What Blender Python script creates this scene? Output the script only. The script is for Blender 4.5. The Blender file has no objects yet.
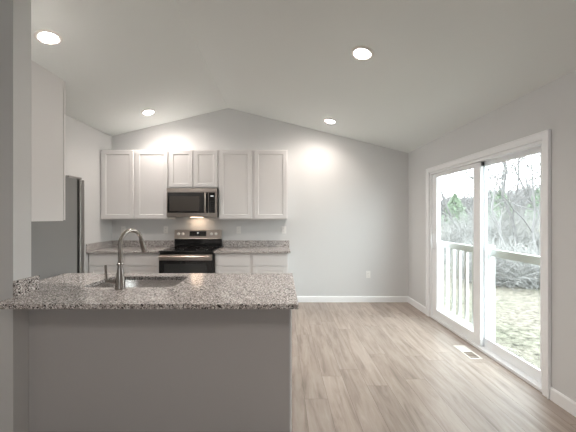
import bpy, bmesh, math, random
from mathutils import Vector, Matrix

random.seed(7)
PI = math.pi
SC = bpy.context.scene
COL = SC.collection

# ------------------------------------------------------------------ camera
FPX = 292.0                       # focal length in pixels of the 576 px wide frame
CAMZ = 1.415
cam_d = bpy.data.cameras.new('camera')
cam_d.sensor_width = 36.0
cam_d.lens = FPX / 576.0 * 36.0
cam_d.shift_x = 6.3 / 576.0
cam_d.clip_start = 0.02
cam_d.clip_end = 400
cam = bpy.data.objects.new('camera', cam_d)
COL.objects.link(cam)
cam.location = (0, 0, CAMZ)
cam.rotation_euler = (PI / 2, 0, 0)
SC.camera = cam

# ------------------------------------------------------------------ world, exposure
WORLD_STRENGTH = 4.4
LAMP_POWER = 3.7
w = bpy.data.worlds.new('overcast_sky')
SC.world = w
w.use_nodes = True
bg = w.node_tree.nodes['Background']
bg.inputs['Color'].default_value = (0.915, 0.965, 1.02, 1)
bg.inputs['Strength'].default_value = WORLD_STRENGTH

SC.view_settings.view_transform = 'Standard'
SC.view_settings.look = 'None'
SC.view_settings.gamma = 1.0
SC.view_settings.use_curve_mapping = False
SC.view_settings.exposure = 1.30
cy = SC.cycles
cy.use_denoising = True
cy.max_bounces = 14
cy.diffuse_bounces = 9
cy.transparent_max_bounces = 12
cy.sample_clamp_indirect = 6.0
cy.caustics_reflective = False
cy.caustics_refractive = False

# daylight portals in the glazed openings (they guide sampling of the sky, they give no light of their own)
ADDED_WIN = [(-0.60, 0.20, 1.05, 1.75)]      # unseen window added behind the camera for fill daylight: x0, x1, z0, z1


def portal(loc, rot, sx, sy):
    pd = bpy.data.lights.new('daylight_portal', 'AREA')
    pd.shape = 'RECTANGLE'
    pd.size = sx
    pd.size_y = sy
    pd.cycles.is_portal = True
    po = bpy.data.objects.new('daylight_portal', pd)
    COL.objects.link(po)
    po.location = loc
    po.rotation_euler = rot


portal((2.35, 3.21, 1.01), (PI / 2, 0, PI / 2), 1.80, 2.02)
for a_, b_, c_, d_ in ADDED_WIN:
    portal(((a_ + b_) / 2, -3.56, (c_ + d_) / 2), (PI / 2, 0, 0), b_ - a_, d_ - c_)

# ------------------------------------------------------------------ room numbers
XL, XR = -2.79, 2.08              # left and right wall faces
YB, YF = 4.80, -3.40              # back wall face, wall behind the camera
RX, RZ = -0.88, 3.19              # ridge
SLL, SLR = 0.243, 0.25            # slopes


def ceil_z(x):
    return RZ - (SLL * (RX - x) if x < RX else SLR * (x - RX))


# ------------------------------------------------------------------ materials
def new_mat(name):
    m = bpy.data.materials.new(name)
    m.use_nodes = True
    nt = m.node_tree
    return m, nt, nt.nodes['Principled BSDF']


def N(nt, t, **kw):
    n = nt.nodes.new(t)
    for k, v in kw.items():
        setattr(n, k, v)
    return n


def L(nt, a, b):
    nt.links.new(a, b)


def mat(name, col, rough=0.5, metal=0.0, bump=0.0, bscale=200.0, var=0.0, spec=0.5, stretch=None):
    m, nt, b = new_mat(name)
    b.inputs['Roughness'].default_value = rough
    b.inputs['Metallic'].default_value = metal
    b.inputs['Specular IOR Level'].default_value = spec
    tc = N(nt, 'ShaderNodeTexCoord')
    mp = N(nt, 'ShaderNodeMapping')
    if stretch:
        mp.inputs['Scale'].default_value = stretch
    L(nt, tc.outputs['Object'], mp.inputs['Vector'])
    no = N(nt, 'ShaderNodeTexNoise')
    no.inputs['Scale'].default_value = bscale
    no.inputs['Detail'].default_value = 3
    L(nt, mp.outputs['Vector'], no.inputs['Vector'])
    mr = N(nt, 'ShaderNodeMapRange')
    mr.inputs['To Min'].default_value = 1 - var
    mr.inputs['To Max'].default_value = 1 + var
    L(nt, no.outputs['Fac'], mr.inputs['Value'])
    mx = N(nt, 'ShaderNodeVectorMath', operation='SCALE')
    mx.inputs[0].default_value = col[:3]
    L(nt, mr.outputs['Result'], mx.inputs['Scale'])
    L(nt, mx.outputs['Vector'], b.inputs['Base Color'])
    if bump:
        bp = N(nt, 'ShaderNodeBump')
        bp.inputs['Strength'].default_value = bump
        bp.inputs['Distance'].default_value = 0.002
        L(nt, no.outputs['Fac'], bp.inputs['Height'])
        L(nt, bp.outputs['Normal'], b.inputs['Normal'])
    return m


def emit_mat(name, col, strength):
    m, nt, b = new_mat(name)
    b.inputs['Base Color'].default_value = (0.8, 0.8, 0.8, 1)
    b.inputs['Emission Color'].default_value = (*col, 1)
    b.inputs['Emission Strength'].default_value = strength
    return m


def glass_mat():
    m, nt, b = new_mat('clear_glass')
    nt.nodes.remove(b)
    out = nt.nodes['Material Output']
    tr = N(nt, 'ShaderNodeBsdfTransparent')
    tr.inputs['Color'].default_value = (0.97, 0.985, 0.975, 1)
    gl = N(nt, 'ShaderNodeBsdfGlossy')
    gl.inputs['Roughness'].default_value = 0.0
    lw = N(nt, 'ShaderNodeLayerWeight')
    lw.inputs['Blend'].default_value = 0.5
    pw = N(nt, 'ShaderNodeMath', operation='POWER')
    L(nt, lw.outputs['Facing'], pw.inputs[0])
    pw.inputs[1].default_value = 5.0
    fr = N(nt, 'ShaderNodeMath', operation='MULTIPLY_ADD')
    L(nt, pw.outputs['Value'], fr.inputs[0])
    fr.inputs[1].default_value = 0.85
    fr.inputs[2].default_value = 0.02
    mx = N(nt, 'ShaderNodeMixShader')
    L(nt, fr.outputs['Value'], mx.inputs['Fac'])
    L(nt, tr.outputs['BSDF'], mx.inputs[1])
    L(nt, gl.outputs['BSDF'], mx.inputs[2])
    L(nt, mx.outputs['Shader'], out.inputs['Surface'])
    return m


def granite_mat(name='speckled_granite'):
    m, nt, b = new_mat(name)
    tc = N(nt, 'ShaderNodeTexCoord')
    n1 = N(nt, 'ShaderNodeTexNoise')
    n1.inputs['Scale'].default_value = 110
    n1.inputs['Detail'].default_value = 4
    n1.inputs['Roughness'].default_value = 0.7
    v1 = N(nt, 'ShaderNodeTexVoronoi')
    v1.inputs['Scale'].default_value = 135
    v2 = N(nt, 'ShaderNodeTexVoronoi')
    v2.inputs['Scale'].default_value = 190
    for n in (n1, v1, v2):
        L(nt, tc.outputs['Object'], n.inputs['Vector'])
    r1 = N(nt, 'ShaderNodeValToRGB')            # ground mass: cream / grey / taupe
    e = r1.color_ramp.elements
    e[0].position = 0.34
    e[0].color = (0.21, 0.20, 0.195, 1)
    e[1].position = 0.66
    e[1].color = (0.56, 0.525, 0.51, 1)
    k = e.new(0.5)
    k.color = (0.41, 0.37, 0.355, 1)
    L(nt, n1.outputs['Fac'], r1.inputs['Fac'])
    # per-cell grains: some black, some white
    sep = N(nt, 'ShaderNodeSeparateColor')
    L(nt, v1.outputs['Color'], sep.inputs['Color'])
    rb = N(nt, 'ShaderNodeValToRGB')
    rb.color_ramp.interpolation = 'CONSTANT'
    e = rb.color_ramp.elements
    e[0].position = 0
    e[0].color = (1, 1, 1, 1)
    e[1].position = 0.23
    e[1].color = (0, 0, 0, 1)
    L(nt, sep.outputs['Red'], rb.inputs['Fac'])
    m1 = N(nt, 'ShaderNodeMix', data_type='RGBA')
    L(nt, rb.outputs['Color'], m1.inputs[0])
    L(nt, r1.outputs['Color'], m1.inputs[6])
    m1.inputs[7].default_value = (0.045, 0.04, 0.04, 1)
    sep2 = N(nt, 'ShaderNodeSeparateColor')
    L(nt, v2.outputs['Color'], sep2.inputs['Color'])
    rw = N(nt, 'ShaderNodeValToRGB')
    rw.color_ramp.interpolation = 'CONSTANT'
    e = rw.color_ramp.elements
    e[0].position = 0
    e[0].color = (1, 1, 1, 1)
    e[1].position = 0.26
    e[1].color = (0, 0, 0, 1)
    L(nt, sep2.outputs['Green'], rw.inputs['Fac'])
    m2 = N(nt, 'ShaderNodeMix', data_type='RGBA')
    L(nt, rw.outputs['Color'], m2.inputs[0])
    L(nt, m1.outputs[2], m2.inputs[6])
    m2.inputs[7].default_value = (0.84, 0.82, 0.81, 1)
    L(nt, m2.outputs[2], b.inputs['Base Color'])
    b.inputs['Roughness'].default_value = 0.16
    return m


def floor_mat():
    m, nt, b = new_mat('grey_oak_planks')
    tc = N(nt, 'ShaderNodeTexCoord')
    sp = N(nt, 'ShaderNodeSeparateXYZ')
    cb = N(nt, 'ShaderNodeCombineXYZ')
    L(nt, tc.outputs['Object'], sp.inputs['Vector'])
    L(nt, sp.outputs['Y'], cb.inputs['X'])
    L(nt, sp.outputs['X'], cb.inputs['Y'])
    br = N(nt, 'ShaderNodeTexBrick')
    br.offset = 0.0
    br.offset_frequency = 2
    br.inputs['Scale'].default_value = 1.0
    br.inputs['Brick Width'].default_value = 1.22
    br.inputs['Row Height'].default_value = 0.178
    br.inputs['Mortar Size'].default_value = 0.0012
    br.inputs['Mortar Smooth'].default_value = 0.1
    br.inputs['Bias'].default_value = 0.0
    br.inputs['Color1'].default_value = (0, 0, 0, 1)
    br.inputs['Color2'].default_value = (1, 1, 1, 1)
    br.inputs['Mortar'].default_value = (0.3, 0.3, 0.3, 1)
    # every row of planks starts at its own random offset
    rw = N(nt, 'ShaderNodeMath', operation='DIVIDE')
    L(nt, sp.outputs['X'], rw.inputs[0])
    rw.inputs[1].default_value = 0.178
    fl = N(nt, 'ShaderNodeMath', operation='FLOOR')
    L(nt, rw.outputs['Value'], fl.inputs[0])
    wn = N(nt, 'ShaderNodeTexWhiteNoise', noise_dimensions='1D')
    L(nt, fl.outputs['Value'], wn.inputs['W'])
    ma = N(nt, 'ShaderNodeMath', operation='MULTIPLY_ADD')
    L(nt, wn.outputs['Value'], ma.inputs[0])
    ma.inputs[1].default_value = 1.22
    L(nt, sp.outputs['Y'], ma.inputs[2])
    cb2 = N(nt, 'ShaderNodeCombineXYZ')
    L(nt, ma.outputs['Value'], cb2.inputs['X'])
    L(nt, sp.outputs['X'], cb2.inputs['Y'])
    L(nt, cb2.outputs['Vector'], br.inputs['Vector'])
    # grain, shifted per plank
    off = N(nt, 'ShaderNodeVectorMath', operation='SCALE')
    L(nt, br.outputs['Color'], off.inputs[0])
    off.inputs['Scale'].default_value = 37.0
    ad = N(nt, 'ShaderNodeVectorMath', operation='ADD')
    L(nt, cb.outputs['Vector'], ad.inputs[0])
    L(nt, off.outputs['Vector'], ad.inputs[1])
    mp = N(nt, 'ShaderNodeMapping')
    mp.inputs['Scale'].default_value = (0.9, 7.0, 1.0)
    L(nt, ad.outputs['Vector'], mp.inputs['Vector'])
    g = N(nt, 'ShaderNodeTexNoise')
    g.inputs['Scale'].default_value = 2.6
    g.inputs['Detail'].default_value = 7
    g.inputs['Roughness'].default_value = 0.62
    g.inputs['Distortion'].default_value = 0.5
    L(nt, mp.outputs['Vector'], g.inputs['Vector'])
    rp = N(nt, 'ShaderNodeValToRGB')
    e = rp.color_ramp.elements
    e[0].position = 0.30
    e[0].color = (0.24, 0.195, 0.16, 1)
    e[1].position = 0.72
    e[1].color = (0.455, 0.395, 0.35, 1)
    k = e.new(0.5)
    k.color = (0.375, 0.31, 0.265, 1)
    L(nt, g.outputs['Fac'], rp.inputs['Fac'])
    # plank to plank tone
    mr = N(nt, 'ShaderNodeMapRange')
    mr.inputs['To Min'].default_value = 0.89
    mr.inputs['To Max'].default_value = 1.08
    L(nt, br.outputs['Color'], mr.inputs['Value'])
    sc = N(nt, 'ShaderNodeVectorMath', operation='SCALE')
    L(nt, rp.outputs['Color'], sc.inputs[0])
    L(nt, mr.outputs['Result'], sc.inputs['Scale'])
    # seams
    mx = N(nt, 'ShaderNodeMix', data_type='RGBA')
    L(nt, br.outputs['Fac'], mx.inputs[0])
    L(nt, sc.outputs['Vector'], mx.inputs[6])
    mx.inputs[7].default_value = (0.16, 0.125, 0.10, 1)
    L(nt, mx.outputs[2], b.inputs['Base Color'])
    b.inputs['Roughness'].default_value = 0.38
    b.inputs['Specular IOR Level'].default_value = 0.5
    bp = N(nt, 'ShaderNodeBump')
    bp.inputs['Strength'].default_value = 0.25
    bp.inputs['Distance'].default_value = 0.002
    L(nt, g.outputs['Fac'], bp.inputs['Height'])
    L(nt, bp.outputs['Normal'], b.inputs['Normal'])
    return m


def ground_mat():
    m, nt, b = new_mat('leaf_litter_and_winter_grass')
    tc = N(nt, 'ShaderNodeTexCoord')
    n1 = N(nt, 'ShaderNodeTexNoise')
    n1.inputs['Scale'].default_value = 0.5
    n1.inputs['Detail'].default_value = 3
    n2 = N(nt, 'ShaderNodeTexNoise')
    n2.inputs['Scale'].default_value = 12
    n2.inputs['Detail'].default_value = 8
    n2.inputs['Roughness'].default_value = 0.75
    for n in (n1, n2):
        L(nt, tc.outputs['Object'], n.inputs['Vector'])
    r1 = N(nt, 'ShaderNodeValToRGB')
    e = r1.color_ramp.elements
    e[0].position = 0.42
    e[0].color = (0.115, 0.105, 0.088, 1)
    e[1].position = 0.58
    e[1].color = (0.098, 0.098, 0.076, 1)
    L(nt, n1.outputs['Fac'], r1.inputs['Fac'])
    mr = N(nt, 'ShaderNodeMapRange')
    mr.inputs['From Min'].default_value = 0.35
    mr.inputs['From Max'].default_value = 0.65
    mr.inputs['To Min'].default_value = 0.25
    mr.inputs['To Max'].default_value = 2.0
    L(nt, n2.outputs['Fac'], mr.inputs['Value'])
    sc = N(nt, 'ShaderNodeVectorMath', operation='SCALE')
    L(nt, r1.outputs['Color'], sc.inputs[0])
    L(nt, mr.outputs['Result'], sc.inputs['Scale'])
    L(nt, sc.outputs['Vector'], b.inputs['Base Color'])
    b.inputs['Roughness'].default_value = 0.95
    b.inputs['Specular IOR Level'].default_value = 0.1
    return m


M = {}
M['wall'] = mat('warm_grey_wall_paint', (0.675, 0.685, 0.69), 0.75, bump=0.05, bscale=350)
M['ceiling'] = mat('ceiling_paint', (0.79, 0.82, 0.81), 0.85, bump=0.05, bscale=300)
M['trim'] = mat('white_trim_paint', (0.91, 0.93, 0.95), 0.35)
M['cabinet'] = mat('white_cabinet_paint', (0.79, 0.785, 0.79), 0.38)
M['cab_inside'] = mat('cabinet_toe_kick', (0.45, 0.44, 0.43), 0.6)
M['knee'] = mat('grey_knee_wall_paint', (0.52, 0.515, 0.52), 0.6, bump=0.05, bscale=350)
M['vinyl'] = mat('white_door_vinyl', (0.90, 0.92, 0.94), 0.3)
M['rail'] = mat('white_painted_rail', (0.80, 0.80, 0.79), 0.5, var=0.04, bscale=30)
M['granite'] = granite_mat()
M['floor'] = floor_mat()
M['ground'] = ground_mat()
M['glass'] = glass_mat()
M['steel'] = mat('brushed_stainless', (0.52, 0.475, 0.44), 0.28, 1.0, bump=0.03, bscale=60, var=0.05, stretch=(1, 1, 30))
M['nickel'] = mat('brushed_nickel', (0.33, 0.30, 0.28), 0.20, 1.0, var=0.03)
M['sinksteel'] = mat('satin_sink_steel', (0.72, 0.70, 0.69), 0.22, 1.0, var=0.05, bscale=40)
M['blackglass'] = mat('black_glass', (0.012, 0.012, 0.013), 0.06, spec=0.6)
M['ovenwin'] = mat('oven_window_glass', (0.035, 0.037, 0.038), 0.08, spec=0.6)
M['black'] = mat('black_plastic', (0.02, 0.02, 0.02), 0.4)
M['mwwin'] = mat('microwave_screen', (0.075, 0.068, 0.062), 0.18, spec=0.5)
M['fridge_side'] = mat('grey_fridge_side', (0.29, 0.295, 0.295), 0.42, 0.1, bump=0.08, bscale=260)
M['fridge_door'] = mat('fridge_door_steel', (0.36, 0.35, 0.34), 0.35, 1.0, var=0.04)
M['plastic'] = mat('white_plastic', (0.84, 0.84, 0.83), 0.35)
M['slot'] = mat('dark_slot', (0.03, 0.03, 0.03), 0.5)
M['knob'] = mat('polished_knob', (0.88, 0.87, 0.85), 0.3, 0.0)
M['ring'] = mat('cooktop_marking', (0.05, 0.05, 0.05), 0.3)
M['reg'] = mat('cream_register', (0.74, 0.71, 0.66), 0.4)
M['regdark'] = mat('brown_louvre_gap', (0.16, 0.12, 0.09), 0.6)
M['lens'] = emit_mat('lit_lamp_lens', (1.0, 0.89, 0.81), 49)
M['lamp_trim'] = mat('white_lamp_trim', (0.80, 0.77, 0.74), 0.4)
M['display'] = emit_mat('lit_display', (0.85, 0.95, 1.0), 0.35)
M['undr'] = emit_mat('cooktop_lamp_lens', (1.0, 0.72, 0.50), 10)
M['bark'] = mat('grey_bark', (0.125, 0.12, 0.12), 0.9, var=0.25, bscale=15)
M['twig'] = mat('pale_dry_twigs', (0.24, 0.235, 0.23), 0.9, var=0.3, bscale=8)
M['needle'] = mat('evergreen_foliage', (0.12, 0.16, 0.105), 0.9, var=0.3, bscale=6)


# ------------------------------------------------------------------ mesh builder
class MB:
    def __init__(self):
        self.bm = bmesh.new()

    def face(self, pts):
        self.bm.faces.new([self.bm.verts.new(p) for p in pts])
        return self

    def box(self, x0, x1, y0, y1, z0, z1):
        v = [self.bm.verts.new(p) for p in
             ((x0, y0, z0), (x1, y0, z0), (x1, y1, z0), (x0, y1, z0),
              (x0, y0, z1), (x1, y0, z1), (x1, y1, z1), (x0, y1, z1))]
        for f in ((0, 3, 2, 1), (4, 5, 6, 7), (0, 1, 5, 4), (1, 2, 6, 5), (2, 3, 7, 6), (3, 0, 4, 7)):
            self.bm.faces.new([v[i] for i in f])
        return self

    def prism(self, poly, axis, a, b):
        """poly of 2D points extruded along axis ('x': (y,z), 'y': (x,z), 'z': (x,y))."""
        def P(p, t):
            return {'x': (t, p[0], p[1]), 'y': (p[0], t, p[1]), 'z': (p[0], p[1], t)}[axis]
        A = [self.bm.verts.new(P(p, a)) for p in poly]
        B = [self.bm.verts.new(P(p, b)) for p in poly]
        n = len(poly)
        self.bm.faces.new(A)
        self.bm.faces.new(B[::-1])
        for i in range(n):
            j = (i + 1) % n
            self.bm.faces.new((A[i], B[i], B[j], A[j]))
        return self

    def tube(self, pts, rad, n=12, caps=True):
        pts = [Vector(p) for p in pts]
        if not hasattr(rad, '__len__'):
            rad = [rad] * len(pts)
        rings = []
        prev = None
        for i, p in enumerate(pts):
            if i == 0:
                d = pts[1] - p
            elif i == len(pts) - 1:
                d = p - pts[i - 1]
            else:
                d = (pts[i + 1] - p).normalized() + (p - pts[i - 1]).normalized()
            d.normalize()
            if prev is None:
                ref = Vector((1, 0, 0)) if abs(d.x) < 0.9 else Vector((0, 1, 0))
                u = d.cross(ref).normalized()
            else:
                u = (prev - d * prev.dot(d)).normalized()
            prev = u
            v = d.cross(u)
            rings.append([self.bm.verts.new(p + (u * math.cos(2 * PI * k / n) + v * math.sin(2 * PI * k / n)) * rad[i])
                          for k in range(n)])
        for a, b in zip(rings, rings[1:]):
            for k in range(n):
                self.bm.faces.new((a[k], a[(k + 1) % n], b[(k + 1) % n], b[k]))
        if caps:
            self.bm.faces.new(rings[0][::-1])
            self.bm.faces.new(rings[-1])
        return self

    def lathe(self, prof, n=32, mtx=None):
        """prof: (r, z) pairs."""
        rings = []
        for r, z in prof:
            if r < 1e-6:
                rings.append([self.bm.verts.new((0, 0, z))])
            else:
                rings.append([self.bm.verts.new((r * math.cos(2 * PI * k / n), r * math.sin(2 * PI * k / n), z)) for k in range(n)])
        for a, b in zip(rings, rings[1:]):
            for k in range(n):
                k2 = (k + 1) % n
                if len(a) == 1 and len(b) == 1:
                    continue
                if len(a) == 1:
                    self.bm.faces.new((a[0], b[k2], b[k]))
                elif len(b) == 1:
                    self.bm.faces.new((a[k], a[k2], b[0]))
                else:
                    self.bm.faces.new((a[k], a[k2], b[k2], b[k]))
        if mtx is not None:
            vs = [v for r in rings for v in r]
            bmesh.ops.transform(self.bm, matrix=mtx, verts=vs)
        return self

    def slab(self, outer, holes, z0, z1):
        """flat slab with holes; outline in XY."""
        loops = []
        es = []
        for lp in [outer] + holes:
            vs = [self.bm.verts.new((p[0], p[1], z1)) for p in lp]
            loops.append(vs)
            es += [self.bm.edges.new((vs[i], vs[(i + 1) % len(vs)])) for i in range(len(vs))]
        r = bmesh.ops.triangle_fill(self.bm, use_beauty=True, edges=es, normal=(0, 0, 1))
        top = [f for f in r['geom'] if isinstance(f, bmesh.types.BMFace)]
        low = {}
        for vs in loops:
            for v in vs:
                low[v] = self.bm.verts.new((v.co.x, v.co.y, z0))
        for f in top:
            self.bm.faces.new([low[v] for v in reversed(f.verts)])
        for vs in loops:
            for i in range(len(vs)):
                a, b = vs[i], vs[(i + 1) % len(vs)]
                self.bm.faces.new((a, b, low[b], low[a]))
        return self

    def move(self, m):
        bmesh.ops.transform(self.bm, matrix=m, verts=self.bm.verts[:])
        return self

    def build(self, name, m, parent=None, bevel=0.0, smooth=False, seg=2):
        bmesh.ops.recalc_face_normals(self.bm, faces=self.bm.faces[:])
        me = bpy.data.meshes.new(name)
        self.bm.to_mesh(me)
        self.bm.free()
        me.materials.append(m)
        if smooth:
            for p in me.polygons:
                p.use_smooth = True
            try:
                me.set_sharp_from_angle(angle=math.radians(40))
            except Exception:
                pass
        o = bpy.data.objects.new(name, me)
        COL.objects.link(o)
        if parent is not None:
            o.parent = parent
        if bevel:
            b = o.modifiers.new('bevel', 'BEVEL')
            b.width = bevel
            b.segments = seg
            b.limit_method = 'ANGLE'
        return o


def thing(name, label, cat, loc=(0, 0, 0), group=None, rotz=0.0):
    o = bpy.data.objects.new(name, None)
    o.empty_display_size = 0.1
    COL.objects.link(o)
    o.location = loc
    o.rotation_euler = (0, 0, rotz)
    o['label'] = label
    o['category'] = cat
    if group:
        o['group'] = group
    return o


def tag(o, label, cat, group=None):
    o['label'] = label
    o['category'] = cat
    if group:
        o['group'] = group
    return o


def struct(o, label=None):
    o['kind'] = 'structure'
    if label:
        o['label'] = label
    return o


def rect(x0, x1, y0, y1):
    return [(x0, y0), (x1, y0), (x1, y1), (x0, y1)]


def rrect(x0, x1, y0, y1, r, n=6):
    pts = []
    for cx, cy, a0 in ((x1 - r, y0 + r, -PI / 2), (x1 - r, y1 - r, 0), (x0 + r, y1 - r, PI / 2), (x0 + r, y0 + r, PI)):
        for k in range(n + 1):
            a = a0 + PI / 2 * k / n
            pts.append((cx + r * math.cos(a), cy + r * math.sin(a)))
    return pts


# ------------------------------------------------------------------ room shell
T = 0.14
DY0, DY1, DZ = 2.314, 4.105, 2.022         # sliding door opening in the right wall

struct(MB().box(XL - T, XR + T, YF - T, YB + T, -0.2, 0).build('floor', M['floor']),
       'grey-brown wood plank floor')

zl, zr = ceil_z(XL), ceil_z(XR)
gable = [(XL, 0), (XR, 0), (XR, zr), (RX, RZ), (XL, zl)]
struct(MB().prism(gable, 'y', YB, YB + T).build('wall_back', M['wall']), 'pale grey gable wall behind the kitchen')
wf = MB()
wf.prism([(XL, 0), (XR, 0), (XR, ADDED_WIN[0][2]), (XL, ADDED_WIN[0][2])], 'y', YF - T, YF)
wf.prism([(XL, ADDED_WIN[0][3]), (XR, ADDED_WIN[0][3]), (XR, zr), (RX, RZ), (XL, zl)], 'y', YF - T, YF)
for a_, b_ in ((XL, ADDED_WIN[0][0]), (ADDED_WIN[0][1], XR)):
    wf.box(a_, b_, YF - T, YF, ADDED_WIN[0][2], ADDED_WIN[0][3])
struct(wf.build('wall_front', M['wall']))
for i_, (a_, b_, c_, d_) in enumerate(ADDED_WIN):  # added out of view, to fill the room with daylight from behind
    wn = bpy.data.objects.new('window_%d' % (i_ + 1), None)
    COL.objects.link(wn)
    struct(wn)
    fr_ = MB()
    for y0_, y1_, wd_ in ((YF - 0.10, YF - 0.04, 0.05), (YF - 0.001, YF + 0.018, -0.06)):
        if wd_ > 0:
            fr_.box(a_, a_ + wd_, y0_, y1_, c_, d_).box(b_ - wd_, b_, y0_, y1_, c_, d_)
            fr_.box(a_ + wd_, b_ - wd_, y0_, y1_, c_, c_ + wd_).box(a_ + wd_, b_ - wd_, y0_, y1_, d_ - wd_, d_)
            fr_.box(a_ + wd_, b_ - wd_, y0_, y1_, (c_ + d_) / 2 - 0.02, (c_ + d_) / 2 + 0.02)
        else:
            e_ = -wd_
            fr_.box(a_ - e_, a_, y0_, y1_, c_ - e_, d_ + e_).box(b_, b_ + e_, y0_, y1_, c_ - e_, d_ + e_)
            fr_.box(a_, b_, y0_, y1_, c_ - e_, c_).box(a_, b_, y0_, y1_, d_, d_ + e_)
    fr_.build('window_frame', M['vinyl'], wn)
    MB().box(a_ + 0.05, b_ - 0.05, YF - 0.074, YF - 0.070, c_ + 0.05, d_ - 0.05).build('glass', M['glass'], wn)
struct(MB().box(XL - T, XL, YF - T, YB + T, 0, zl + 0.03).build('wall_left', M['wall']), 'pale grey left kitchen wall')
wr = MB()
wr.box(XR, XR + T, YF - T, DY0, 0, zr + 0.03)
wr.box(XR, XR + T, DY1, YB + T, 0, zr + 0.03)
wr.box(XR, XR + T, DY0, DY1, DZ, zr + 0.03)
struct(wr.build('wall_right', M['wall']), 'grey right wall around the sliding glass door')
struct(MB().prism([(XL - T, ceil_z(XL - T)), (RX, RZ), (XR + T, ceil_z(XR + T)), (XR + T, ceil_z(XR + T) + 0.16),
                   (RX, RZ + 0.16), (XL - T, ceil_z(XL - T) + 0.16)], 'y', YF - T, YB + T).build('ceiling', M['ceiling']),
       'vaulted ceiling with a ridge')

# partition stub wall that ends beside the peninsula
WX = -1.66
WY0, WY1 = 1.805, 1.935
struct(MB().prism([(XL, 0), (WX, 0), (WX, ceil_z(WX)), (XL, zl)], 'y', WY0, WY1).build('wall_partition', M['wall']),
       'grey end of the partition wall at the left')

# baseboards
BH, BT = 0.098, 0.014


def base_profile(sign, face):
    # (offset from wall, z)
    return [(face, 0), (face + sign * BT, 0), (face + sign * BT, BH - 0.012), (face + sign * 0.006, BH), (face, BH)]


struct(MB().prism([(p[0], p[1]) for p in base_profile(-1, YB)], 'x', 0.11, XR).build('baseboard_back', M['trim']))
bb = MB()
bb.prism(base_profile(-1, XR), 'y', DY1 + 0.064, YB - BT)
bb.prism(base_profile(-1, XR), 'y', YF + BT, DY0 - 0.064)
struct(bb.build('baseboard_right', M['trim']))
bb = MB()
bb.prism(base_profile(1, XL), 'y', YF + BT, WY0 - BT)
struct(bb.build('baseboard_left', M['trim']))
struct(MB().prism(base_profile(1, YF), 'x', XL, XR).build('baseboard_front', M['trim']))

# ------------------------------------------------------------------ sliding glass door
door = bpy.data.objects.new('door_1', None)
COL.objects.link(door)
door.location = (XR, (DY0 + DY1) / 2, 0)
struct(door, 'white sliding glass door in the right wall')
DI = Matrix.Translation(-Vector(door.location))


def dpart(mb, name, m, parent=door, bevel=0.003):
    mb.move(DI)
    return mb.build(name, m, parent, bevel)


CW = 0.062


def frame_x(mb, x0, x1, y0, y1, z0, z1, wl, wr_, wb, wt):
    """rectangular ring in the YZ plane, x0..x1 thick."""
    mb.box(x0, x1, y0, y0 + wl, z0, z1)
    mb.box(x0, x1, y1 - wr_, y1, z0, z1)
    if wt:
        mb.box(x0, x1, y0 + wl, y1 - wr_, z1 - wt, z1)
    if wb:
        mb.box(x0, x1, y0 + wl, y1 - wr_, z0, z0 + wb)
    return mb


c = MB()
frame_x(c, XR - 0.018, XR, DY0 - CW, DY1 + CW, 0, DZ + CW, CW, CW, 0, CW)
dpart(c, 'casing', M['trim'])
c = MB()
frame_x(c, XR - 0.026, XR - 0.018, DY0 - CW, DY1 + CW, 0, DZ + CW, 0.012, 0.012, 0, 0.012)
dpart(c, 'casing_edge', M['trim'], bevel=0.002)
c = MB()
frame_x(c, XR + 0.001, XR + T, DY0, DY1, 0, DZ, 0.028, 0.028, 0.03, 0.03)
frame_x(c, XR + 0.062, XR + 0.068, DY0 + 0.028, DY1 - 0.028, 0.03, DZ - 0.03, 0.01, 0.01, 0.012, 0.012)
dpart(c, 'jamb_frame', M['vinyl'])


def sash(name, x0, x1, y0, y1, z0, z1, st, rb, rt, label):
    c = MB()
    frame_x(c, x0, x1, y0, y1, z0, z1, st, st, rb, rt)
    o = dpart(c, name, M['vinyl'], bevel=0.004)
    o['label'] = label
    g = MB().box((x0 + x1) / 2 - 0.009, (x0 + x1) / 2 + 0.009, y0 + st - 0.006, y1 - st + 0.006, z0 + rb - 0.006, z1 - rt + 0.006)
    g.move(DI)
    # hollow double glazing: two panes
    g.bm.free()
    g = MB()
    for xx in (-0.008, 0.008):
        xm = (x0 + x1) / 2 + xx
        g.box(xm - 0.002, xm + 0.002, y0 + st - 0.004, y1 - st + 0.004, z0 + rb - 0.004, z1 - rt + 0.004)
    g.move(DI)
    g.build('glass', M['glass'], o)
    bead = MB()
    frame_x(bead, x0 - 0.0, x0 + 0.010, y0 + st, y1 - st, z0 + rb, z1 - rt, 0.009, 0.009, 0.009, 0.009)
    bead.move(DI)
    bead.build('glazing_bead', M['vinyl'], o)
    return o


slid = sash('sliding_panel', XR + 0.024, XR + 0.060, 3.095, DY1 - 0.030, 0.032, DZ - 0.032, 0.10, 0.098, 0.040,
            'sliding panel with the pull handle')
fixp = sash('fixed_panel', XR + 0.070, XR + 0.106, DY0 + 0.030, 3.175, 0.032, DZ - 0.032, 0.075, 0.085, 0.040,
            'fixed panel nearer the camera')
# pull handle on the far stile of the sliding panel
h = MB()
hy = DY1 - 0.085
hx = XR + 0.024
h.box(hx - 0.010, hx, hy - 0.018, hy + 0.018, 0.94, 1.20)
h.tube([(hx - 0.006, hy, 0.965), (hx - 0.040, hy, 0.985), (hx - 0.048, hy, 1.03), (hx - 0.048, hy, 1.11),
        (hx - 0.040, hy, 1.155), (hx - 0.006, hy, 1.175)], 0.009, 10)
h.move(DI)
h.build('handle', M['vinyl'], slid, 0.002, True)
lk = MB().box(XR + 0.034, XR + 0.062, 3.085, 3.095, DZ - 0.075, DZ - 0.034)
lk.move(DI)
lk.build('roller_stop', M['black'], door, 0.002)

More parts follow.
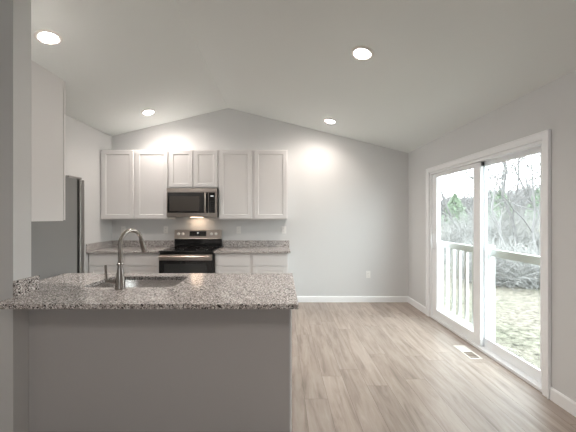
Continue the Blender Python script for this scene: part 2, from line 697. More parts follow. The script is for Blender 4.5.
# ------------------------------------------------------------------ cabinets
def shaker(w_, h_, t=0.02, rail=0.058, rec=0.007):
    """shaker front in the XZ plane, front facing -Y at y=0, back at y=t; origin lower left."""
    mb = MB()
    bm = mb.bm

    def ring(i, y):
        return [bm.verts.new((i, y, i)), bm.verts.new((w_ - i, y, i)), bm.verts.new((w_ - i, y, h_ - i)), bm.verts.new((i, y, h_ - i))]
    rs = [ring(0, t), ring(0, 0.002), ring(0.002, 0), ring(rail, 0), ring(rail + 0.007, rec)]
    bm.faces.new(rs[0])
    for a, b in zip(rs, rs[1:]):
        for k in range(4):
            bm.faces.new((a[k], a[(k + 1) % 4], b[(k + 1) % 4], b[k]))
    bm.faces.new(rs[-1])
    return mb


def flat_front(w_, h_, t=0.02):
    mb = MB()
    mb.box(0, w_, 0, t, 0, h_)
    return mb


def put(mb, x, y, z, name, m, parent, flip=False, bevel=0.0):
    """place a front; flip=True turns it to face +Y."""
    if flip:
        mb.move(Matrix.Translation((x, y, z)) @ Matrix.Rotation(PI, 4, 'Z'))
    else:
        mb.move(Matrix.Translation((x, y, z)))
    return mb.build(name, m, parent, bevel)


def wall_cabinet(label, x0, x1, z0, z1, fronts, depth=0.31, group=None):
    t = thing('wall_cabinet', label, 'cabinet', ((x0 + x1) / 2, YB, z0), group)
    cx = (x0 + x1) / 2
    hw = (x1 - x0) / 2
    b = MB().box(-hw + 0.0008, hw - 0.0008, -depth, -0.001, 0, z1 - z0)
    b.build('body', M['cabinet'], t, 0.0015)
    for a, c_ in fronts:
        put(shaker(c_ - a, z1 - z0 - 0.026), a - cx, -depth - 0.021, 0.013, 'door', M['cabinet'], t)
    return t


CZ0, CZ1 = 1.364, 2.432
XA, XM0, XM1, XE = XL + 0.002, -1.735, -0.973, 0.095
wall_cabinet('tall white wall cabinet in the corner, left of the microwave', XA, XM0, CZ0, CZ1,
             [(XA + 0.035, -2.275), (-2.235, XM0 - 0.014)], group='white upper kitchen cabinets')
wall_cabinet('short white wall cabinet directly above the microwave', XM0, XM1, 1.842, CZ1,
             [(XM0 + 0.014, -1.368), (-1.342, XM1 - 0.014)], group='white upper kitchen cabinets')
wall_cabinet('tall white wall cabinet to the right of the microwave', XM1, XE, CZ0, CZ1,
             [(XM1 + 0.016, -0.462), (-0.418, XE - 0.016)], group='white upper kitchen cabinets')

# narrow cabinet on the partition wall; its end panel faces the room
t = thing('wall_cabinet', 'narrow white wall cabinet on the partition wall, plain end panel in view', 'cabinet',
          (WX - 0.125, WY1, 1.378), group='white upper kitchen cabinets')
MB().box(-0.125, 0.125, 0.001, 0.284, 0, 1.072).build('body', M['cabinet'], t, 0.0015)
put(shaker(0.246, 1.06), 0.123, 0.311, 0.006, 'door', M['cabinet'], t, flip=True)

# base cabinets on the back wall
BD = 0.60


def base_cabinet(label, x0, x1, cols):
    cx = (x0 + x1) / 2
    hw = (x1 - x0) / 2
    t = thing('base_cabinet', label, 'cabinet', (cx, YB, 0), 'white base cabinets by the range')
    MB().box(-hw + 0.001, hw - 0.001, -BD + 0.021, -0.002, 0.10, 0.882).build('body', M['cabinet'], t, 0.0015)
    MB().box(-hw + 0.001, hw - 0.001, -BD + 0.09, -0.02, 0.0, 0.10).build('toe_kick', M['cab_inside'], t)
    for a, b in cols:
        put(flat_front(b - a, 0.172), a - cx, -BD, 0.700, 'drawer', M['cabinet'], t, bevel=0.002)
        put(shaker(b - a, 0.575), a - cx, -BD, 0.115, 'door', M['cabinet'], t)
    return t


base_cabinet('white base cabinet left of the range, behind the faucet', XA, XM0 - 0.004,
             [(XA + 0.02, -2.285), (-2.245, XM0 - 0.018)])
base_cabinet('white base cabinet right of the range, end of the run', XM1 + 0.004, XE,
             [(XM1 + 0.02, -0.470), (-0.418, XE - 0.020)])

# back countertops with backsplash
CT0, CT1 = 0.884, 0.914


def back_counter(label, x0, x1, side):
    t = thing('countertop', label, 'countertop', ((x0 + x1) / 2, YB, CT0), 'granite countertops by the range')
    o = Matrix.Translation(-Vector(t.location))
    mb = MB().box(x0, x1, YB - 0.645, YB - 0.001, CT0, CT1)
    mb.move(o)
    mb.build('slab', M['granite'], t, 0.003)
    mb = MB().box(x0 + (0.022 if side else 0), x1, YB - 0.022, YB - 0.001, CT1, CT1 + 0.10)
    mb.move(o)
    mb.build('backsplash', M['granite'], t, 0.002)
    if side:
        mb = MB().box(x0, x0 + 0.02, YB - 0.645, YB - 0.001, CT1, CT1 + 0.10)
        mb.move(o)
        mb.build('side_splash', M['granite'], t, 0.002)


back_counter('speckled granite countertop left of the range, in the corner', XA, XM0 - 0.004, True)
back_counter('speckled granite countertop right of the range, below two outlets', XM1 + 0.004, 0.125, False)

# ------------------------------------------------------------------ peninsula
PX1 = 0.057
PY0, PY1 = 1.914, 2.545
t = thing('peninsula_cabinet', 'peninsula base with plain grey back panel under the granite bar top', 'cabinet', ((WX + PX1) / 2, PY0, 0))
o = Matrix.Translation(-Vector(t.location))
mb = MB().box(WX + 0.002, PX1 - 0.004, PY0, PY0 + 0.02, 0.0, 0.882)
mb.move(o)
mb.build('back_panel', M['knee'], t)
# carcass around the sink bowl: low floor and ends so the bowl hangs free
mb = MB()
mb.box(WX - 0.24, PX1, PY0 + 0.021, PY1 - 0.021, 0.10, 0.60)
mb.box(WX - 0.24, -1.45, PY0 + 0.021, PY1 - 0.021, 0.60, 0.882)
mb.box(-0.72, PX1, PY0 + 0.021, PY1 - 0.021, 0.60, 0.882)
mb.box(-1.45, -0.72, PY1 - 0.04, PY1 - 0.021, 0.60, 0.882)
mb.move(o)
mb.build('body', M['cabinet'], t)
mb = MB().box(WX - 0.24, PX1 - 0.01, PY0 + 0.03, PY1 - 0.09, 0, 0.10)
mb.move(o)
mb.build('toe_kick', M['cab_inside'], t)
mb = MB()
mb.box(PX1 - 0.004, PX1 + 0.008, PY0 - 0.008, PY0 + 0.021, 0, 0.882)
mb.move(o)
k = mb.build('corner_trim', M['trim'], t, 0.002)
k['label'] = 'white corner trim'
xs = [(-1.88, -1.46), (-1.44, -1.10), (-1.09, -0.74), (-0.72, -0.35), (-0.33, 0.04)]
for i, (a, b) in enumerate(xs):
    mb = flat_front(b - a, 0.155)
    put(mb, b - t.location.x, PY1 - t.location.y, 0.712, 'drawer', M['cabinet'], t, flip=True, bevel=0.002)
    mb = shaker(b - a, 0.585)
    put(mb, b - t.location.x, PY1 - t.location.y, 0.115, 'door', M['cabinet'], t, flip=True)

SX0, SX1, SY0, SY1 = -1.415, -0.765, 2.05, 2.425
t = thing('peninsula_countertop', 'speckled granite bar countertop in the foreground, cut out for the sink', 'countertop', (-0.8, 2.1, CT0))
o = Matrix.Translation(-Vector(t.location))
outer = [(WX + 0.001, 1.66), (0.095, 1.66), (0.095, 2.56), (-1.900, 2.56), (-1.900, WY1 + 0.001), (WX + 0.001, WY1 + 0.001)]
mb = MB().slab(outer, [rrect(SX0, SX1, SY0, SY1, 0.07)], CT0, CT1)
mb.move(o)
mb.build('slab', M['granite'], t, 0.003)
mb = MB().box(WX + 0.001, WX + 0.024, 1.80, 1.975, CT1, CT1 + 0.10)
mb.move(o)
mb.build('side_splash', M['granite'], t, 0.002)

# sink
t = thing('kitchen_sink', 'stainless undermount sink set in the granite bar top', 'sink', ((SX0 + SX1) / 2, (SY0 + SY1) / 2, CT0 - 0.22))
mb = MB()
hw, hd = (SX1 - SX0) / 2, (SY1 - SY0) / 2
bm = mb.bm


def sring(ex, z, r):
    return [bm.verts.new((p[0], p[1], z)) for p in rrect(-hw - ex, hw + ex, -hd - ex, hd + ex, r)]


top = 0.2185
prof = [(0.025, top - 0.004, 0.095), (0.025, top, 0.095), (0.004, top, 0.074), (0.003, top - 0.01, 0.073), (-0.004, 0.03, 0.066), (-0.02, 0.008, 0.05),
        (-0.05, 0.002, 0.04), (-0.16, 0.0, 0.01)]
out_ = [(0.025, top - 0.004, 0.095), (0.006, top - 0.004, 0.076), (0.0, 0.026, 0.07), (-0.02, 0.001, 0.05), (-0.05, -0.003, 0.04), (-0.16, -0.004, 0.01)]
r1 = [sring(*p) for p in prof]
r2 = [r1[0]] + [sring(*p) for p in out_[1:]]
for rs in (r1, r2):
    for a, b in zip(rs, rs[1:]):
        n = len(a)
        for k in range(n):
            bm.faces.new((a[k], a[(k + 1) % n], b[(k + 1) % n], b[k]))
    bm.faces.new(rs[-1])
mb.build('bowl', M['sinksteel'], t, smooth=True)
MB().lathe([(0.0, 0.004), (0.02, 0.003), (0.038, 0.005), (0.044, 0.003), (0.044, 0.0)], 24).build('drain', M['steel'], t, smooth=True)

# faucet
FX, FY = -1.105, 1.998
t = thing('kitchen_faucet', 'brushed nickel gooseneck pull-down faucet on the granite bar top', 'faucet', (FX, FY, CT1))
MB().lathe([(0, 0), (0.029, 0), (0.030, 0.004), (0.029, 0.010), (0.0275, 0.03), (0.026, 0.055), (0.0245, 0.075), (0.021, 0.105),
            (0.0165, 0.140), (0.0145, 0.165), (0.0145, 0.17), (0, 0.17)], 28).build('body', M['nickel'], t, smooth=True).scale = (1.12, 1.12, 1.0)
MB().lathe([(0, 0.166), (0.020, 0.166), (0.0215, 0.171), (0.020, 0.178), (0.0145, 0.182), (0, 0.182)], 28).build('collar', M['nickel'], t, smooth=True)
R_ = 0.092
pts = [(0, 0, 0.17), (0, 0, 0.24), (0, 0, 0.307)]
for k in range(1, 17):
    a = PI * k / 16 * 0.93
    pts.append((0, R_ - R_ * math.cos(a), 0.307 + R_ * math.sin(a)))
e1, e0 = Vector(pts[-1]), Vector(pts[-2])
d = (e1 - e0).normalized()
MB().tube(pts, 0.0142, 20).build('neck', M['nickel'], t, smooth=True).rotation_euler = (0, 0, -math.radians(20))
sp = [e1 + d * s for s in (-0.004, 0.0, 0.004, 0.02, 0.045, 0.09, 0.098, 0.10)]
MB().tube(sp, [0.0125, 0.0150, 0.0155, 0.0155, 0.0175, 0.0205, 0.0200, 0.0170], 24).build('spray_head', M['nickel'], t, smooth=True).rotation_euler = (0, 0, -math.radians(20))
lv = MB().tube([(-0.015, 0, 0.052), (-0.040, 0, 0.052), (-0.070, 0, 0.054), (-0.094, 0, 0.056)], [0.0175, 0.0165, 0.0125, 0.0105], 18)
lv.tube([(-0.092, 0, 0.044), (-0.095, 0, 0.060), (-0.098, 0, 0.11), (-0.099, 0, 0.165)], [0.0105, 0.0095, 0.0078, 0.0078], 14)
lv.build('lever_handle', M['nickel'], t, smooth=True)

# ------------------------------------------------------------------ refrigerator (faces the range)
FRX0, FRX1 = -2.755, -1.915
t = thing('refrigerator', 'grey-sided stainless refrigerator standing beyond the partition wall', 'refrigerator', ((FRX0 + FRX1) / 2, 2.35, 0))
o = Matrix.Translation(-Vector(t.location))


def fp(mb, name, m, bevel=0.004, smooth=False, parent=t):
    mb.move(o)
    return mb.build(name, m, parent, bevel, smooth)


fp(MB().box(FRX0, FRX1, 1.955, 2.735, 0.03, 1.765), 'cabinet_body', M['fridge_side'])
fp(MB().box(FRX0 + 0.01, FRX1 - 0.012, 2.735, 2.775, 0.06, 1.755), 'gasket', M['black'], 0)
mid = (FRX0 + FRX1) / 2
for a, b in ((FRX0, mid - 0.002), (mid + 0.002, FRX1)):
    dd = fp(MB().box(a, b, 2.775, 2.840, 0.76, 1.762), 'door', M['fridge_door'], 0.008)
    hx_ = (mid - 0.04) if a == FRX0 else (mid + 0.04)
    fp(MB().tube([(hx_, 2.842, 0.90), (hx_, 2.885, 0.93), (hx_, 2.885, 1.55), (hx_, 2.842, 1.58)], 0.011, 12), 'handle', M['steel'], 0, True, dd)
dd = fp(MB().box(FRX0, FRX1, 2.775, 2.840, 0.06, 0.752), 'freezer_drawer', M['fridge_door'], 0.008)
fp(MB().tube([(FRX0 + 0.08, 2.842, 0.68), (FRX0 + 0.1, 2.885, 0.68), (FRX1 - 0.1, 2.885, 0.68), (FRX1 - 0.08, 2.842, 0.68)], 0.011, 12), 'handle', M['steel'], 0, True, dd)
for a in (FRX0 + 0.02, FRX1 - 0.09):
    fp(MB().box(a, a + 0.07, 2.66, 2.83, 1.766, 1.786), 'hinge_cover', M['fridge_door'], 0.004)
for a, b in ((FRX0 + 0.06, 2.02), (FRX1 - 0.06, 2.02), (FRX0 + 0.06, 2.70), (FRX1 - 0.06, 2.70)):
    fp(MB().tube([(a, b, 0), (a, b, 0.03)], 0.02, 12), 'foot', M['black'], 0)

# ------------------------------------------------------------------ range
RCX = (XM0 + XM1) / 2
t = thing('range', 'stainless electric range with black glass cooktop below the microwave', 'stove', (RCX, YB, 0))
HW = 0.379
MB().box(-HW, HW, -0.655, -0.012, 0.03, 0.900).build('body', M['black'], t, 0.002)
MB().box(-HW, HW, -0.690, -0.085, 0.9005, 0.922).build('cooktop', M['blackglass'], t, 0.006, seg=3)
mk = bpy.data.objects
for cx_, cy_, r_ in ((-0.19, -0.53, 0.105), (0.19, -0.53, 0.085), (-0.19, -0.27, 0.075), (0.19, -0.27, 0.095)):
    m_ = MB().lathe([(r_ - 0.004, 0.9222), (r_, 0.9222), (r_, 0.9228), (r_ - 0.004, 0.9228), (r_ - 0.004, 0.9222)], 40,
                    Matrix.Translation((cx_, cy_, 0)))
    m_.build('burner_ring', M['ring'], t)
# oven door
dr = MB().box(-HW + 0.003, HW - 0.003, -0.690, -0.656, 0.225, 0.872).build('oven_door', M['blackglass'], t, 0.004)
MB().box(-HW + 0.003, HW - 0.003, -0.692, -0.690, 0.790, 0.872).build('door_top_band', M['steel'], dr, 0)
MB().box(-0.30, 0.30, -0.6915, -0.690, 0.33, 0.74).build('oven_window', M['ovenwin'], dr, 0)
hh = MB().tube([(-HW + 0.02, -0.735, 0.842), (HW - 0.02, -0.735, 0.842)], 0.014, 16)
for s in (-1, 1):
    hh.tube([(s * (HW - 0.05), -0.735, 0.842), (s * (HW - 0.05), -0.690, 0.842)], 0.010, 12)
hh.build('handle', M['steel'], dr, 0, True)
MB().box(-HW + 0.003, HW - 0.003, -0.688, -0.656, 0.045, 0.218).build('storage_drawer', M['steel'], t, 0.004)
# backguard
MB().prism([(-0.012, 0.922), (-0.085, 0.922), (-0.085, 1.045), (-0.012, 1.045)], 'x', -HW, HW).build('vent_panel', M['blackglass'], t, 0.003)
g_ = MB().prism([(-0.012, 1.046), (-0.095, 1.046), (-0.088, 1.060), (-0.070, 1.190), (-0.012, 1.190)], 'x', -HW, HW).build('control_panel', M['steel'], t, 0.003)


def gy(z):
    return -0.088 + 0.018 * (z - 1.060) / 0.13


tilt = Matrix.Rotation(PI / 2 - 0.1, 4, 'X')
for kx in (-0.313, -0.240, 0.218, 0.293):
    z_ = 1.125
    MB().lathe([(0, 0.030), (0.015, 0.030), (0.0185, 0.026), (0.0215, 0.006), (0.024, 0.004), (0.024, 0)], 24,
               Matrix.Translation((kx, gy(z_), z_)) @ tilt).build('knob', M['knob'], g_, smooth=True)
mb = MB().prism([(gy(1.09) - 0.0025, 1.090), (gy(1.168) - 0.0025, 1.168), (gy(1.168) + 0.001, 1.168), (gy(1.09) + 0.001, 1.090)], 'x', -0.135, 0.135)
dp = mb.build('display_panel', M['blackglass'], g_)
mb = MB()
# clock digits 12:00 style segments kept as four small lit blocks
for q in (-0.012, -0.004, 0.004, 0.012):
    mb.prism([(gy(1.135) - 0.0032, 1.135), (gy(1.148) - 0.0032, 1.148), (gy(1.148) - 0.0026, 1.148), (gy(1.135) - 0.0026, 1.135)], 'x', q - 0.0028, q + 0.0028)
mb.build('clock_readout', M['display'], dp)
mb = MB()
for r_ in range(2):
    for q in range(8):
        if 3 <= q <= 4:
            continue
        xq = -0.115 + q * 0.033
        z_ = 1.105 + r_ * 0.03
        mb.prism([(gy(z_) - 0.0032, z_), (gy(z_ + .01) - 0.0032, z_ + .01), (gy(z_ + .01) - 0.0026, z_ + .01), (gy(z_) - 0.0026, z_)], 'x', xq - 0.004, xq + 0.004)
mb.build('button_print', M['ring'], dp)
for a, b in ((-0.33, -0.60), (0.33, -0.60), (-0.33, -0.06), (0.33, -0.06)):
    MB().tube([(a, b, 0), (a, b, 0.03)], 0.018, 12).build('foot', M['black'], t)

# ------------------------------------------------------------------ microwave
MZ0, MZ1 = 1.396, 1.838
t = thing('microwave', 'stainless over-the-range microwave hung between the upper cabinets', 'microwave', (RCX, YB, MZ0))
H_ = MZ1 - MZ0
MB().box(-HW, HW, -0.375, -0.002, 0.0, H_ - 0.004).build('case', M['black'], t, 0.002)
MB().box(-HW, HW, -0.405, -0.3755, H_ - 0.062, H_ - 0.004).build('vent_grille', M['steel'], t, 0.003)
dr = MB().box(-HW, 0.255, -0.408, -0.376, 0.004, H_ - 0.066).build('door', M['steel'], t, 0.003)
MB().box(-HW + 0.014, 0.250, -0.4095, -0.408, 0.066, H_ - 0.070).build('door_glass', M['blackglass'], dr, 0)
MB().box(-HW + 0.045, 0.115, -0.4105, -0.4095, 0.092, H_ - 0.125).build('window_screen', M['mwwin'], dr, 0)
MB().tube([(0.205, -0.410, 0.075), (0.207, -0.440, 0.095), (0.210, -0.450, 0.15), (0.211, -0.452, H_ / 2 + 0.0), (0.210, -0.450, H_ - 0.15),
           (0.207, -0.440, H_ - 0.095), (0.205, -0.410, H_ - 0.078)], 0.0135, 14).build('handle', M['steel'], dr, 0, True)
cp = MB().box(0.257, HW, -0.408, -0.376, 0.004, H_ - 0.066).build('control_panel', M['steel'], t, 0.003)
MB().box(0.259, HW - 0.030, -0.4095, -0.408, 0.066, H_ - 0.070).build('keypad', M['blackglass'], cp, 0)
MB().box(0.285, 0.330, -0.4102, -0.4095, H_ - 0.128, H_ - 0.118).build('readout', M['display'], cp, 0)
mb = MB()
for r_ in range(6):
    for q in range(3):
        mb.box(0.275 + q * 0.025, 0.275 + q * 0.025 + 0.015, -0.4102, -0.4095, 0.085 + r_ * 0.030, 0.085 + r_ * 0.030 + 0.012)
mb.build('button_print', M['ring'], cp, 0)
MB().box(-0.09, 0.09, -0.17, -0.10, -0.003, 0.0).build('cooktop_lamp', M['undr'], t, 0)

# ------------------------------------------------------------------ recessed lights
def downlight(label, x, y):
    z = ceil_z(x)
    ang = math.atan(SLL) if x < RX else -math.atan(SLR)
    t = thing('recessed_light', label, 'ceiling light', (x, y, z), 'lit recessed ceiling lights')
    t.rotation_euler = (0, -ang, 0)
    MB().lathe([(0.065, -0.001), (0.098, -0.001), (0.098, -0.004), (0.092, -0.010), (0.078, -0.012), (0.065, -0.005), (0.065, -0.001)], 40).build(
        'trim_ring', M['lamp_trim'], t, smooth=True)
    MB().lathe([(0.0645, -0.002), (0.0645, -0.006), (0.058, -0.014), (0.036, -0.019), (0, -0.021)], 32).build('lens', M['lens'], t, smooth=True)
    ld = bpy.data.lights.new('lamp_beam', 'AREA')
    ld.shape = 'DISK'
    ld.size = 0.12
    ld.energy = LAMP_POWER
    ld.color = (1.0, 0.90, 0.82)
    ld.spread = math.radians(150)
    lo = bpy.data.objects.new('lamp_beam', ld)
    COL.objects.link(lo)
    lo.parent = t
    lo.location = (0, 0, -0.026)
    return t


downlight('lit recessed light on left ceiling slope, nearer the camera above the narrow cabinet', -1.97, 2.465)
downlight('lit recessed light on left ceiling slope, farther one near the back cabinets', -1.945, 4.26)
downlight('lit recessed light on right ceiling slope, larger one nearer the camera', 0.684, 2.48)
downlight('lit recessed light on right ceiling slope, farther one near the back wall', 0.704, 4.24)
for x_, y_ in ((-1.25, -1.06), (0.694, -1.04)):  # two unseen lamps added to light the peninsula front and shade its overhang
    downlight('added unseen recessed light behind the camera, %s of the ridge' % ('left' if x_ < RX else 'right'), x_, y_)


# ------------------------------------------------------------------ outlets, switch
def plate(name, label, cat, loc, rotz, kind, group=None):
    t = thing(name, label, cat, loc, group, rotz)
    MB().box(-0.036, 0.036, -0.006, -0.0005, -0.058, 0.058).build('wall_plate', M['plastic'], t, 0.002)
    if kind == 'outlet':
        for s in (-1, 1):
            r = MB().box(-0.017, 0.017, -0.0085, -0.006, s * 0.021 - 0.0145, s * 0.021 + 0.0145).build('receptacle', M['plastic'], t, 0.004)
            sl = MB()
            for q in (-0.006, 0.006):
                sl.box(q - 0.001, q + 0.001, -0.0089, -0.0085, s * 0.021 - 0.002, s * 0.021 + 0.007)
            sl.build('slots', M['slot'], r)
    else:
        MB().box(-0.016, 0.016, -0.0075, -0.006, -0.034, 0.034).build('rocker_frame', M['plastic'], t, 0.001)
        MB().prism([(-0.0075, -0.031), (-0.0115, -0.031), (-0.0080, 0.031), (-0.0075, 0.031)], 'x', -0.014, 0.014).build('rocker', M['plastic'], t, 0.001)
    return t


og = 'white outlets above the back counter'
for x, lab in ((-2.60, 'white outlet above the corner counter, seen past the faucet'),
               (-1.905, 'white outlet just left of the range above the backsplash'),
               (-0.707, 'white outlet just right of the range above the backsplash'),
               (0.035, 'white outlet above the right end of the back counter')):
    plate('wall_outlet', lab, 'outlet', (x, YB, 1.185), 0, 'outlet', og)
plate('wall_outlet', 'white outlet low on the bare back wall above the baseboard', 'outlet', (1.42, YB, 0.453), 0, 'outlet')
plate('light_switch', 'white light switch on the right wall beside the sliding door', 'light switch', (XR, 4.48, 1.28), PI / 2, 'switch')

# ------------------------------------------------------------------ floor register
t = thing('floor_register', 'cream metal floor register in front of the sliding door', 'vent', (1.928, 3.035, 0))
mb = MB()
w2, l2 = 0.062, 0.148
mb.box(-w2, w2, -l2, -l2 + 0.018, 0.0005, 0.005)
mb.box(-w2, w2, l2 - 0.018, l2, 0.0005, 0.005)
mb.box(-w2, -w2 + 0.016, -l2 + 0.018, l2 - 0.018, 0.0005, 0.005)
mb.box(w2 - 0.016, w2, -l2 + 0.018, l2 - 0.018, 0.0005, 0.005)
mb.build('frame', M['reg'], t, 0.0015)
MB().box(-w2 + 0.016, w2 - 0.016, -l2 + 0.018, 0.0, 0.0004, 0.0012).build('open_duct', M['regdark'], t)
MB().box(-w2 + 0.016, w2 - 0.016, 0.0, l2 - 0.018, 0.0004, 0.0034).build('closed_damper', M['reg'], t)
mb = MB()
k = 0
y = -l2 + 0.018
while y < l2 - 0.02:
    mb.box(-w2 + 0.016, w2 - 0.016, y, y + 0.0016, 0.0013 if y < 0 else 0.0035, 0.0030 if y < 0 else 0.0044)
    y += 0.032 if y < 0 else 0.0095
mb.build('louvres', M['reg'], t)

# ------------------------------------------------------------------ outside: ground, guard rail, brush, trees
def gz(x, y):
    d = max(0.0, x - 2.3)
    z = -0.34 + 0.035 * d
    z += 1.6 * (1 / (1 + math.exp(-(d - 26) / 5.0)))
    z += 3.4 * (1 / (1 + math.exp(-(d - 55 + 0.18 * y) / 7.0)))
    z += 0.05 * math.sin(x * 1.3 + y * 0.7) * min(1, d / 3)
    if d > 15:
        z += 0.7 * math.sin(y * 0.09 + 1.0) * min(1, (d - 15) / 30)
    return z


mb = MB()
NX, NY = 70, 60
grid = []
for i in range(NX + 1):
    fx = (i / NX) ** 2.2
    x = XR + T + 0.005 + fx * 105
    row = []
    for j in range(NY + 1):
        y = -10 + (j / NY) ** 1.4 * 160
        row.append(mb.bm.verts.new((x, y, gz(x, y))))
    grid.append(row)
for i in range(NX):
    for j in range(NY):
        mb.bm.faces.new((grid[i][j], grid[i + 1][j], grid[i + 1][j + 1], grid[i][j + 1]))
struct(mb.build('ground', M['ground'], smooth=True), 'pale leaf-strewn slope outside the door')

# guard rail across the door opening
t = thing('guard_rail', 'white wooden guard rail with balusters outside the sliding door', 'railing', (XR + T + 0.05, 3.2, 0.05))
o = Matrix.Translation(-Vector(t.location))
gx = XR + T + 0.012


def gp(mb, name, b=0.003):
    mb.move(o)
    return mb.build(name, M['rail'], t, b)


gp(MB().box(gx, gx + 0.04, DY0 - 0.06, DY1 + 0.10, 0.985, 1.062), 'top_rail')
gp(MB().box(gx, gx + 0.04, 3.18, DY1 + 0.10, 0.075, 0.125), 'bottom_rail')
gp(MB().box(gx - 0.006, gx + 0.05, 3.12, 3.18, -0.30, 1.10), 'post')
y = 3.28
while y < 4.16:
    gp(MB().box(gx + 0.004, gx + 0.036, y - 0.016, y + 0.016, 0.125, 0.985), 'baluster', 0)
    y += 0.137


def branch(mb, p, d, length, r, depth, spread, rnd, seg=4):
    pts = [p.copy()]
    rad = [r]
    dd = d.normalized()
    cur = p.copy()
    kids = []
    for s in range(seg):
        dd = (dd + Vector((rnd.uniform(-1, 1), rnd.uniform(-1, 1), rnd.uniform(-0.6, 0.8))) * 0.42).normalized()
        cur = cur + dd * (length / seg)
        pts.append(cur.copy())
        rad.append(r * (1 - 0.55 * (s + 1) / seg))
        if s >= 1 or depth < 3:
            kids.append((cur.copy(), dd.copy(), rad[-1]))
    mb.tube(pts, rad, 6 if r > 0.03 else 4)
    if depth > 0:
        for (kp, kd, kr) in kids:
            for _ in range(rnd.choice((1, 1, 2))):
                nd = (kd + Vector((rnd.uniform(-1, 1), rnd.uniform(-1, 1), rnd.uniform(-0.4, 0.9))) * spread).normalized()
                branch(mb, kp, nd, length * rnd.uniform(0.5, 0.75), max(kr * 0.66, 0.013), depth - 1, spread, rnd, max(2, seg - 1))


def at(px, Y):
    """ground point seen at picture column px at depth Y."""
    return (px - 281.7) * Y / FPX


def bare_tree(label, px, Y, hgt, r, seed, depth=3, lean=(0, 0)):
    rnd = random.Random(seed)
    x = at(px, Y)
    mb = MB()
    branch(mb, Vector((0, 0, -0.2)), Vector((lean[0], lean[1], 1)), hgt, r, depth, 1.15, rnd, 5)
    ob = mb.build('bare_tree', M['bark'])
    ob.location = (x, Y, gz(x, Y))
    tag(ob, label, 'tree', 'leafless trees outside the door')


bare_tree('large leafless tree seen through the near pane, forked above the brush', 521, 9.5, 4.2, 0.065, 11, 4, (-0.05, 0.1))
bare_tree('leafless tree seen at the left edge of the near pane', 491, 15, 4.6, 0.060, 5, 4)
bare_tree('leaning leafless tree seen through the far pane beside the door stile', 466, 12, 4.6, 0.055, 23, 4, (-0.35, 0))
bare_tree('slim leafless tree seen at the far left of the far pane', 447, 18, 5.2, 0.055, 31, 4)
bare_tree('leafless tree at the right edge of the near pane behind brush', 541, 13, 4.2, 0.055, 47, 4, (0.1, 0))
bare_tree('thin curving leafless tree nearest the glass, left part of the near pane', 502, 8.2, 3.4, 0.040, 81, 4, (0.1, 0))
bare_tree('thin curving leafless tree nearest the glass, right part of the near pane', 534, 8.0, 3.3, 0.040, 95, 4, (-0.05, 0))

def brush(label, x, Y, wd, hgt, seed, n=150):
    rnd = random.Random(seed)
    mb = MB()
    for _ in range(n):
        a = rnd.uniform(0, 2 * PI)
        rr = wd * math.sqrt(rnd.random())
        p = Vector((rr * math.cos(a), rr * math.sin(a), -0.05))
        l_ = hgt * rnd.uniform(0.4, 1.0)
        d_ = Vector((rnd.uniform(-.7, .7), rnd.uniform(-.7, .7), 1)).normalized()
        pts = [p]
        for s in range(3):
            d_ = (d_ + Vector((rnd.uniform(-.5, .5), rnd.uniform(-.5, .5), rnd.uniform(-.5, .2)))).normalized()
            pts.append(pts[-1] + d_ * l_ / 3)
        mb.tube(pts, [0.009, 0.007, 0.005, 0.003], 3, False)
        for s in range(3):
            q = pts[rnd.choice((1, 2))]
            e_ = (d_ + Vector((rnd.uniform(-1, 1), rnd.uniform(-1, 1), rnd.uniform(-.4, .6)))).normalized()
            mb.tube([q, q + e_ * l_ * 0.3], [0.005, 0.003], 3, False)
    ob = mb.build('brush_thicket', M['twig'])
    ob.location = (x, Y, gz(x, Y))
    tag(ob, label, 'bush', 'leafless brush outside the door')


spots = [(489, 7.6, 1.5, 'tangled leafless brush left in the near pane'),
         (512, 7.3, 1.2, 'tangled leafless brush low in the middle of the near pane'),
         (537, 6.9, 1.3, 'tangled leafless brush low at the right of the near pane'),
         (500, 10.6, 2.5, 'taller leafless brush behind the low brush in the near pane'),
         (530, 10.0, 2.4, 'taller leafless brush at the foot of the forked tree'),
         (445, 10.5, 1.9, 'leafless brush behind the balusters, at the far end'),
         (462, 11.5, 2.1, 'leafless brush behind the balusters, beside the door stile'),
         (478, 14.5, 2.6, 'leafless brush hidden mostly by the door stiles')]
for i, (px, Y, hg, lab) in enumerate(spots):
    brush(lab, at(px, Y), Y, 0.30 + 0.05 * Y, hg, 100 + i, 330)


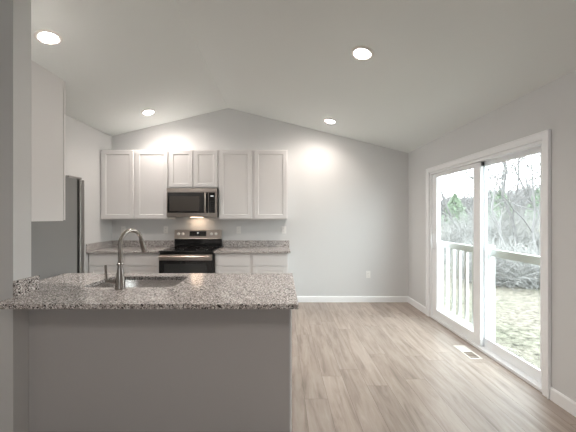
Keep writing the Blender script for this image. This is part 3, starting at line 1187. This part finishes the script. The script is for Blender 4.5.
def evergreen(label, px, Y, hgt, rad_, seed):
    rnd = random.Random(seed)
    t = thing('evergreen_shrub', label, 'shrub', (at(px, Y), Y, gz(at(px, Y), Y)), 'green shrubs outside the door')
    MB().tube([(0, 0, -0.2), (0, 0, hgt * 0.5)], [0.09, 0.05], 8).build('trunk', M['bark'], t)
    mb = MB()
    for _ in range(900):
        u = rnd.random()
        z = hgt * (0.12 + 0.85 * u)
        rr = rad_ * (1 - u ** 1.6) * math.sqrt(rnd.uniform(0.25, 1))
        a = rnd.uniform(0, 2 * PI)
        c_ = Vector((rr * math.cos(a), rr * math.sin(a), z))
        s = rnd.uniform(0.10, 0.24)
        e1_ = Vector((rnd.uniform(-1, 1), rnd.uniform(-1, 1), rnd.uniform(-1, 1))).normalized()
        e2_ = e1_.orthogonal().normalized()
        mb.face([c_ - e1_ * s, c_ + e2_ * s * 0.35, c_ + e1_ * s, c_ - e2_ * s * 0.35])
    mb.build('foliage', M['needle'], t)


evergreen('rounded green shrub seen through the near pane, left one', 490, 24, 3.2, 0.9, 1)
evergreen('rounded green shrub seen through the near pane, right of its twin', 501, 27, 3.4, 1.2, 2)
evergreen('green shrub seen through the far pane above the guard rail', 455, 26, 3.2, 1.2, 3)
evergreen('green shrub seen at the right edge of the near pane', 537, 24, 3.0, 0.9, 4)

# woodland on the far hillside: countless bare stems, one object
rnd = random.Random(77)
mb = MB()
for _ in range(2600):
    Y = rnd.uniform(30, 62)
    x = at(rnd.uniform(428, 556), Y)
    z = gz(x, Y) - 0.1
    hgt_ = rnd.uniform(1.2, 3.6)
    lx, ly = rnd.uniform(-.5, .5), rnd.uniform(-.5, .5)
    p0 = Vector((x, Y, z))
    p1 = p0 + Vector((lx * .4, ly * .4, hgt_ * .5))
    p2 = p0 + Vector((lx * 1.6, ly * 1.6, hgt_))
    mb.tube([p0, p1, p2], [0.05, 0.04, 0.02], 3, False)
    for s_ in range(3):
        q = p0.lerp(p2, rnd.uniform(.3, .8))
        mb.tube([q, q + Vector((rnd.uniform(-1, 1), rnd.uniform(-1, 1), rnd.uniform(.1, .9))) * hgt_ * .3], [0.03, 0.015], 3, False)
wd = mb.build('distant_woodland', M['bark'])
wd['kind'] = 'stuff'
tag(wd, 'grey leafless woodland covering the hillside far beyond the door', 'woodland')
